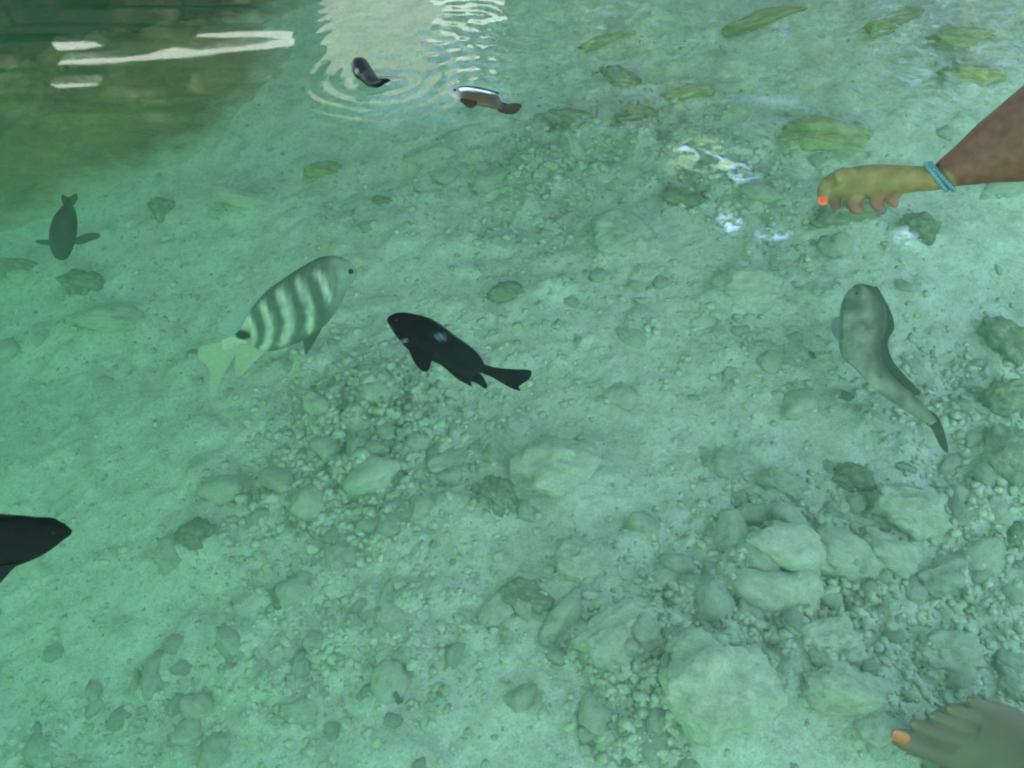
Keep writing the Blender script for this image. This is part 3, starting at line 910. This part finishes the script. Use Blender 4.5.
# foot standing on the bed
G = Limb('person', (870, 670, 6.65), (500, 430), -0.30, -12, ((150, 430), (900, 520)), 'person standing on the sea bed with a bare foot and an orange painted toenail', 'person')
tubes = [
    G.tube([(330, 450, 60, 40, -14), (400, 430, 120, 52, -10), (480, 415, 180, 66, -4), (570, 420, 235, 88, 2), (650, 462, 285, 118, 12), (760, 490, 310, 150, 40), (880, 530, 310, 185, 70), (1050, 590, 285, 230, 120), (1300, 690, 250, 260, 160), (1550, 800, 215, 210, 120), (1680, 860, 120, 120, 60)], 32, 60),
    G.tube([(700, 620, 110, 80, 20), (560, 575, 100, 78, 22), (430, 535, 84, 66, 28), (310, 490, 78, 60, 30), (215, 452, 70, 52, 30), (160, 436, 40, 32, 26), (143, 430, 22, 18, 22)], 20, 44),
    G.tube([(720, 490, 73, 60, 40), (560, 440, 57, 50, 60), (430, 400, 50, 44, 58), (330, 362, 48, 40, 40), (276, 342, 34, 28, 28), (260, 336, 18, 16, 22)], 20, 44),
    G.tube([(760, 400, 68, 58, 40), (640, 362, 52, 46, 60), (530, 326, 46, 40, 58), (450, 300, 43, 37, 42), (402, 284, 32, 27, 30), (388, 280, 17, 15, 24)], 20, 44),
    G.tube([(820, 320, 64, 54, 40), (710, 290, 49, 43, 58), (615, 262, 42, 37, 56), (545, 242, 40, 34, 42), (505, 230, 30, 25, 30), (492, 226, 16, 14, 24)], 20, 44),
    G.tube([(880, 260, 62, 52, 34), (790, 232, 48, 42, 50), (715, 200, 42, 37, 48), (660, 178, 38, 32, 38), (628, 166, 27, 23, 30), (616, 162, 15, 13, 26)], 20, 44),
    # shin rising out of frame
    G.tube([(1380, 720, 230, 240, 120), (1440, 690, 220, 225, 420), (1500, 640, 230, 235, 800), (1560, 600, 270, 280, 1300), (1640, 560, 330, 340, 2000), (1720, 520, 350, 350, 2700)], 28, 50),
]
G.fuse(tubes, 0.0012, M_SKIN2)
G.nail((208, 432), 60, 48, -20, 78, (6, -14))

M_BARE = simple('bare_nail', (0.21, 0.115, 0.075), 0.35, 0.4)
for (p_, z_, rr_) in (((284, 344), 52, 24), ((408, 286), 53, 22), ((511, 231), 52, 20), ((634, 168), 48, 17)):
    G.nail(p_, rr_, rr_ * 0.8, -18, z_, (4, -20)).data.materials[0] = M_BARE

# ------------------------------------------------------------------ water
def water_body():
    m = bpy.data.materials.new('green_water'); m.use_nodes = True
    nt = m.node_tree; nt.nodes.clear()
    out = nt.nodes.new('ShaderNodeOutputMaterial')
    ab = nt.nodes.new('ShaderNodeVolumeAbsorption'); ab.inputs['Color'].default_value = (0.605, 0.90, 0.665, 1); ab.inputs['Density'].default_value = 1.5
    sc = nt.nodes.new('ShaderNodeVolumeScatter'); sc.inputs['Color'].default_value = (0.58, 1.0, 0.74, 1); sc.inputs['Density'].default_value = 0.30
    sc.inputs['Anisotropy'].default_value = 0.3
    ad = nt.nodes.new('ShaderNodeAddShader')
    nt.links.new(ab.outputs[0], ad.inputs[0]); nt.links.new(sc.outputs[0], ad.inputs[1]); nt.links.new(ad.outputs[0], out.inputs['Volume'])
    bm = bmesh.new(); bmesh.ops.create_cube(bm, size=1)
    bmesh.ops.scale(bm, vec=(300, 300, 2.0), verts=bm.verts); bmesh.ops.translate(bm, vec=(0, 0, -1.0), verts=bm.verts)
    o = link('water', bm_mesh('water', bm, False), m)
    tag(o, 'clear green shallow water filling the pool', 'water', kind='structure')


water_body()

RING = [(at(383, 76, 0), 1.0), (at(470, 96, 0), 0.45)]
NEAR0, NEAR1 = 0.85, 0.96


def surf_z(x, y):
    v = Vector((x, y, 0))
    far = 1.0 / (1 + max(0, math.hypot(x, y - 1) - 1.5))
    h = 0.0005 * noise.noise(Vector((x * 9, y * 24, 1))) + 0.0005 * noise.noise(Vector((x * 22, y * 55, 2))) + 0.0011 * noise.noise(Vector((x * 3, y * 8, 3)))
    h += 0.00022 * noise.noise(Vector((x * 60, y * 120, 5)))
    h *= 0.018 + 0.982 * smst(-0.25, -0.08, x)
    for c, a in RING:
        r = math.hypot(x - c.x, y - c.y)
        w = max(0.0, 0.55 + 1.6 * noise.noise(Vector((x * 11, y * 11, 7))))
        h += a * w * smst(-0.265, -0.2, x) * 0.0005 * math.cos(2 * math.pi * (r + 0.012 * noise.noise(v * 14)) / 0.021) * math.exp(-(r / 0.14) ** 2) * smst(0.005, 0.02, r)
    return 0.004 + h * far


def film_mat():
    m, nt, bs, out = mat('water_film'); nt.nodes.remove(bs)
    tp = nt.nodes.new('ShaderNodeBsdfTransparent')
    gl = nt.nodes.new('ShaderNodeBsdfGlossy'); gl.inputs['Roughness'].default_value = 0.02
    fr = nt.nodes.new('ShaderNodeFresnel'); fr.inputs['IOR'].default_value = 1.42
    mx = nt.nodes.new('ShaderNodeMixShader')
    geo = nt.nodes.new('ShaderNodeNewGeometry'); sep = nt.nodes.new('ShaderNodeSeparateXYZ')
    nt.links.new(geo.outputs['Position'], sep.inputs[0])
    nz = nt.nodes.new('ShaderNodeTexNoise'); nz.inputs['Scale'].default_value = 9; nt.links.new(geo.outputs['Position'], nz.inputs['Vector'])
    ma = nt.nodes.new('ShaderNodeMath'); ma.operation = 'MULTIPLY_ADD'; ma.inputs[1].default_value = 0.06
    nt.links.new(nz.outputs['Fac'], ma.inputs[0]); nt.links.new(sep.outputs['Y'], ma.inputs[2])
    mr = nt.nodes.new('ShaderNodeMapRange'); mr.inputs['From Min'].default_value = NEAR0 + 0.04; mr.inputs['From Max'].default_value = NEAR1 + 0.04
    mr.interpolation_type = 'SMOOTHSTEP'
    nt.links.new(ma.outputs[0], mr.inputs['Value'])
    mul = nt.nodes.new('ShaderNodeMath'); mul.operation = 'MULTIPLY'
    nt.links.new(fr.outputs[0], mul.inputs[0]); nt.links.new(mr.outputs[0], mul.inputs[1])
    nt.links.new(mul.outputs[0], mx.inputs[0]); nt.links.new(tp.outputs[0], mx.inputs[1]); nt.links.new(gl.outputs[0], mx.inputs[2])
    nt.links.new(mx.outputs[0], out.inputs['Surface'])
    return m


ys = [y for y in axis(NEAR0 - 0.01, 1.5, 0.004, 140) if y >= NEAR0 - 0.011]
film = link('water_surface', sheet('water_surface', axis(-1.0, 1.0, 0.0055, 140), ys, surf_z), film_mat())
tag(film, 'rippled reflecting water surface across the far part of the pool', 'water surface', kind='structure')

def glint_mat():
    m, nt, bs, out = mat('wavelet_water'); nt.nodes.remove(bs)
    tp = nt.nodes.new('ShaderNodeBsdfTransparent'); gl = nt.nodes.new('ShaderNodeBsdfGlossy'); gl.inputs['Roughness'].default_value = 0.09
    geo = nt.nodes.new('ShaderNodeNewGeometry')
    mp = N(nt, 'ShaderNodeVectorMath', operation='MULTIPLY'); mp.inputs[1].default_value = (60, 75, 1)
    nz = nt.nodes.new('ShaderNodeTexNoise'); nz.inputs['Scale'].default_value = 1.0; nz.inputs['Detail'].default_value = 4; nz.inputs['Distortion'].default_value = 1.0
    nt.links.new(geo.outputs['Position'], mp.inputs[0]); nt.links.new(mp.outputs[0], nz.inputs['Vector'])
    a = N(nt, 'ShaderNodeVertexColor'); a.layer_name = 'marks'
    r = ramp(nt, nz.outputs['Fac'], [(0.46, (0, 0, 0)), (0.62, (0.6, 0.6, 0.6))])
    c = mixc(nt, 1.0, r.outputs[0], a.outputs['Color'], 'MULTIPLY')
    mx = nt.nodes.new('ShaderNodeMixShader')
    nt.links.new(c, mx.inputs[0]); nt.links.new(tp.outputs[0], mx.inputs[1]); nt.links.new(gl.outputs[0], mx.inputs[2]); nt.links.new(mx.outputs[0], out.inputs['Surface'])
    return m


def wavelets():
    V, F, A = [], [], []
    for (px, py, w, h) in [(704, 158, 112, 46), (738, 172, 50, 24), (728, 224, 34, 22), (772, 235, 40, 12), (626, 100, 28, 8), (640, 128, 30, 14), (905, 240, 40, 18), (690, 150, 40, 20)]:
        c = at(px, py, 0.002); D = (c - CAM).dot(FWD)
        rx = w / 2 * D / FPX; ry = h / 2 * D / FPX / 0.55
        n, m, b = 10, 28, len(V)
        for i in range(n + 1):
            for j in range(m):
                an = 2 * math.pi * j / m; r = i / n
                x, y = c.x + rx * r * math.cos(an), c.y + ry * r * math.sin(an)
                V.append((x, y, 0.003 + 0.0012 * noise.noise(Vector((x * 50, y * 90, 3))) * (1 - r) ))
                A.append(max(0, 1 - r) ** 0.7)
        for i in range(n):
            for j in range(m):
                F.append((b + i * m + j, b + i * m + (j + 1) % m, b + (i + 1) * m + (j + 1) % m, b + (i + 1) * m + j))
    me = mesh('water_ripples', V, F)
    ca = me.color_attributes.new('marks', 'FLOAT_COLOR', 'POINT')
    for i, v in enumerate(A): ca.data[i].color = (v, v, v, 1)
    tag(link('water_ripples', me, glint_mat()), 'small wavelets glinting blue white with sky light', 'ripples', kind='structure')


wavelets()

# ------------------------------------------------------------------ what the surface mirrors: wall, rail, post; and an unseen roof added for shade
def box(bm, lo, hi):
    q = bmesh.ops.create_cube(bm, size=1)['verts']
    bmesh.ops.scale(bm, vec=[hi[i] - lo[i] for i in range(3)], verts=q)
    bmesh.ops.translate(bm, vec=[(hi[i] + lo[i]) / 2 for i in range(3)], verts=q)


def mirror_pt(px, py, y):
    p = at_y(px, py, y)
    return Vector((p.x, y, -p.z))


WY = 3.6
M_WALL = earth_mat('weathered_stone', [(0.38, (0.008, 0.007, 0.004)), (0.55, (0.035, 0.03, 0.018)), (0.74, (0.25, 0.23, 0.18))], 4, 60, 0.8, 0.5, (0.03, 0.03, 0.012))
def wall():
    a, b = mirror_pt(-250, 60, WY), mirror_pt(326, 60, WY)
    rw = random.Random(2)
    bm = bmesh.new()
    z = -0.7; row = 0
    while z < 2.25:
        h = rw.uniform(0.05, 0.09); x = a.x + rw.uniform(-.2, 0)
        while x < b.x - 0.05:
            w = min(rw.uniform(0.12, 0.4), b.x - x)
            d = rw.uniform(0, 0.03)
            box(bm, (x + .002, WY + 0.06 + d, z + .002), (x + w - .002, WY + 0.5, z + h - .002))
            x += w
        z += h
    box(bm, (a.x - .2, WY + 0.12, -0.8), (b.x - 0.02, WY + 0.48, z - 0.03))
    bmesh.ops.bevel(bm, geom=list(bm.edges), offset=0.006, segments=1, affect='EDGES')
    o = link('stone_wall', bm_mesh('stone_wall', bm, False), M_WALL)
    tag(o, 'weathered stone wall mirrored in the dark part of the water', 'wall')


wall()
M_WHITE = simple('white_paint', (0.62, 0.64, 0.62), 0.5, 0.3, 6, 0.06)
def plate(name, pix, y, depth, m, label, cat):
    bm = bmesh.new()
    f_ = bm.faces.new([bm.verts.new(mirror_pt(px, py, y)) for px, py in pix])
    r = bmesh.ops.extrude_face_region(bm, geom=[f_])
    bmesh.ops.translate(bm, vec=(0, depth, 0), verts=[v for v in r['geom'] if isinstance(v, bmesh.types.BMVert)])
    bmesh.ops.triangulate(bm, faces=[q for q in bm.faces if len(q.verts) > 4])
    o = link(name, bm_mesh(name, bm, False), m)
    tag(o, label, cat)
    return o


plate('white_railing', [(293, 33), (293, 47), (240, 53), (190, 59), (120, 65), (58, 67), (62, 62), (120, 59), (150, 56), (175, 49), (200, 52), (250, 46), (282, 42), (270, 39), (230, 40), (195, 40), (200, 35), (245, 33)], WY - 0.1, 0.05, M_WHITE,
      'white painted railing fixed to the stone wall and mirrored in the water', 'railing')
plate('white_board', [(52, 45), (95, 44), (105, 48), (58, 52)], WY - 0.1, 0.05, M_WHITE, 'short white board above the railing mirrored in the water', 'board')
plate('pale_board', [(50, 86), (95, 84), (100, 87), (60, 91)], WY - 0.1, 0.05, M_WHITE, 'small pale board under the railing mirrored in the water', 'board')
M_POST = simple('bleached_wood', (0.30, 0.30, 0.255), 0.8, 0.2, 7, 0.2)
plate('bleached_post', [(322, -60), (440, -60), (446, 50), (452, 88), (400, 92), (330, 86), (322, 40)], WY - 0.2, 0.3, M_POST, 'broad bleached post standing in the water beside the wall', 'post')
plate('white_cloth', [(440, -30), (500, -30), (497, 10), (470, 16), (496, 18), (450, 26), (440, 22)], WY - 0.3, 0.05, M_WHITE, 'white cloth hung on the bleached post and mirrored as ragged streaks', 'cloth')

M_SHADETHATCH = simple('shade_roof_thatch', (0.16, 0.12, 0.06), 0.9, 0.1, 14, 0.5, 0.8)
def roof():  # out of view, placed and sized to block sun and direct the sky light
    bm = bmesh.new()
    x0, x1, y0, y1, z0 = -6.0, 1.25, -5.0, 2.3, 2.3
    box(bm, (x0, y0, z0), (x1, y1, z0 + 0.22))
    o = link('shade_roof', bm_mesh('shade_roof', bm, False), M_SHADETHATCH)
    tag(o, 'unseen thatched roof added to shade the near water', 'roof')
    for (x, y) in ((1.15, -0.9), (-2.9, 2.1), (-2.9, -2), (1.15, -3)):
        bm = bmesh.new()
        bmesh.ops.create_cone(bm, cap_ends=True, segments=14, radius1=0.08, radius2=0.07, depth=z0 + 0.7)
        p = link('wooden_post', bm_mesh('wooden_post', bm), M_POST); p.location = (x, y, (z0 - 0.7) / 2)
        tag(p, 'round wooden post carrying the added shade roof', 'post', 'posts under the added shade roof')


roof()

M_LEAF = simple('leaf', (0.10, 0.15, 0.03), 0.6, 0.3, 4, 0.5)
M_TINTBARK = simple('tint_tree_bark', (0.16, 0.12, 0.08), 0.9, 0.1, 8, 0.3)
def add_tint_tree(x, y, h, w, seed):  # out of view, added to replace the blue sky reflection with green
    rt = random.Random(seed)
    root = empty('tint_tree', (x, y, -0.3))
    tag(root, 'unseen leafy tree added to tint the mirrored light green', 'tree', 'unseen trees added behind the pool')
    bm = bmesh.new()
    bmesh.ops.create_cone(bm, cap_ends=True, segments=10, radius1=0.14, radius2=0.05, depth=h * 0.8)
    bmesh.ops.translate(bm, vec=(0, 0, h * 0.4), verts=bm.verts)
    link('tint_tree_trunk', bm_mesh('tint_tree_trunk', bm), M_TINTBARK, root)
    V, F = [], []
    for c in range(46):
        cc = Vector((rt.gauss(0, .45) * w, rt.gauss(0, .35) * w, h * rt.uniform(0.12, 1.0)))
        rad = w * rt.uniform(.18, .34)
        for l in range(60):
            p = cc + Vector((rt.gauss(0, .55), rt.gauss(0, .55), rt.gauss(0, .45))) * rad
            a = Vector((rt.gauss(0, 1), rt.gauss(0, 1), rt.gauss(0, .6))).normalized() * rt.uniform(.07, .13)
            b = a.cross(Vector((rt.gauss(0, 1), rt.gauss(0, 1), rt.gauss(0, 1)))).normalized() * rt.uniform(.03, .06)
            k = len(V); V += [p - a, p + b, p + a, p - b]; F.append((k, k + 1, k + 2, k + 3))
    link('crown', mesh('crown', V, F, False), M_LEAF, root)


for i, (x, y, h, w) in enumerate([(1.2, 6.3, 3.6, 1.6), (3.0, 6.0, 3.9, 1.7), (4.8, 5.6, 3.6, 1.7), (2.2, 7.2, 4.6, 1.8), (0.0, 7.0, 4.2, 1.7), (-1.8, 7.0, 4.4, 1.8), (-4.0, 6.6, 4.2, 1.8)]):
    add_tint_tree(x, y, h, w, 40 + i)

# ------------------------------------------------------------------ light
W = bpy.data.worlds.new('World'); S.world = W; W.use_nodes = True
nt = W.node_tree
sky = nt.nodes.new('ShaderNodeTexSky'); sky.sky_type = 'NISHITA'; sky.sun_disc = False
bg = nt.nodes['Background']; bg.inputs['Strength'].default_value = 0.12
nt.links.new(sky.outputs[0], bg.inputs['Color'])
SUN_EL, SUN_AZ = R(58), R(205)         # azimuth clockwise from +y: behind the viewer, slightly to the left
sky.sun_elevation = SUN_EL; sky.sun_rotation = SUN_AZ
sl = bpy.data.lights.new('sun', 'SUN'); sl.energy = 4.0; sl.angle = R(0.53); sl.color = (1, 0.95, 0.87)
so = bpy.data.objects.new('sun', sl); COL.objects.link(so)
sd = Vector((math.sin(SUN_AZ) * math.cos(SUN_EL), math.cos(SUN_AZ) * math.cos(SUN_EL), math.sin(SUN_EL)))
so.rotation_euler = sd.to_track_quat('Z', 'Y').to_euler()

vs = S.view_settings
vs.view_transform = 'Standard'; vs.look = 'None'; vs.gamma = 1; vs.exposure = 3.66
cy = S.cycles
cy.use_denoising = True
cy.filter_width = 2.1
cy.max_bounces = 10; cy.diffuse_bounces = 3; cy.glossy_bounces = 3; cy.transparent_max_bounces = 16; cy.volume_bounces = 2
cy.sample_clamp_indirect = 6
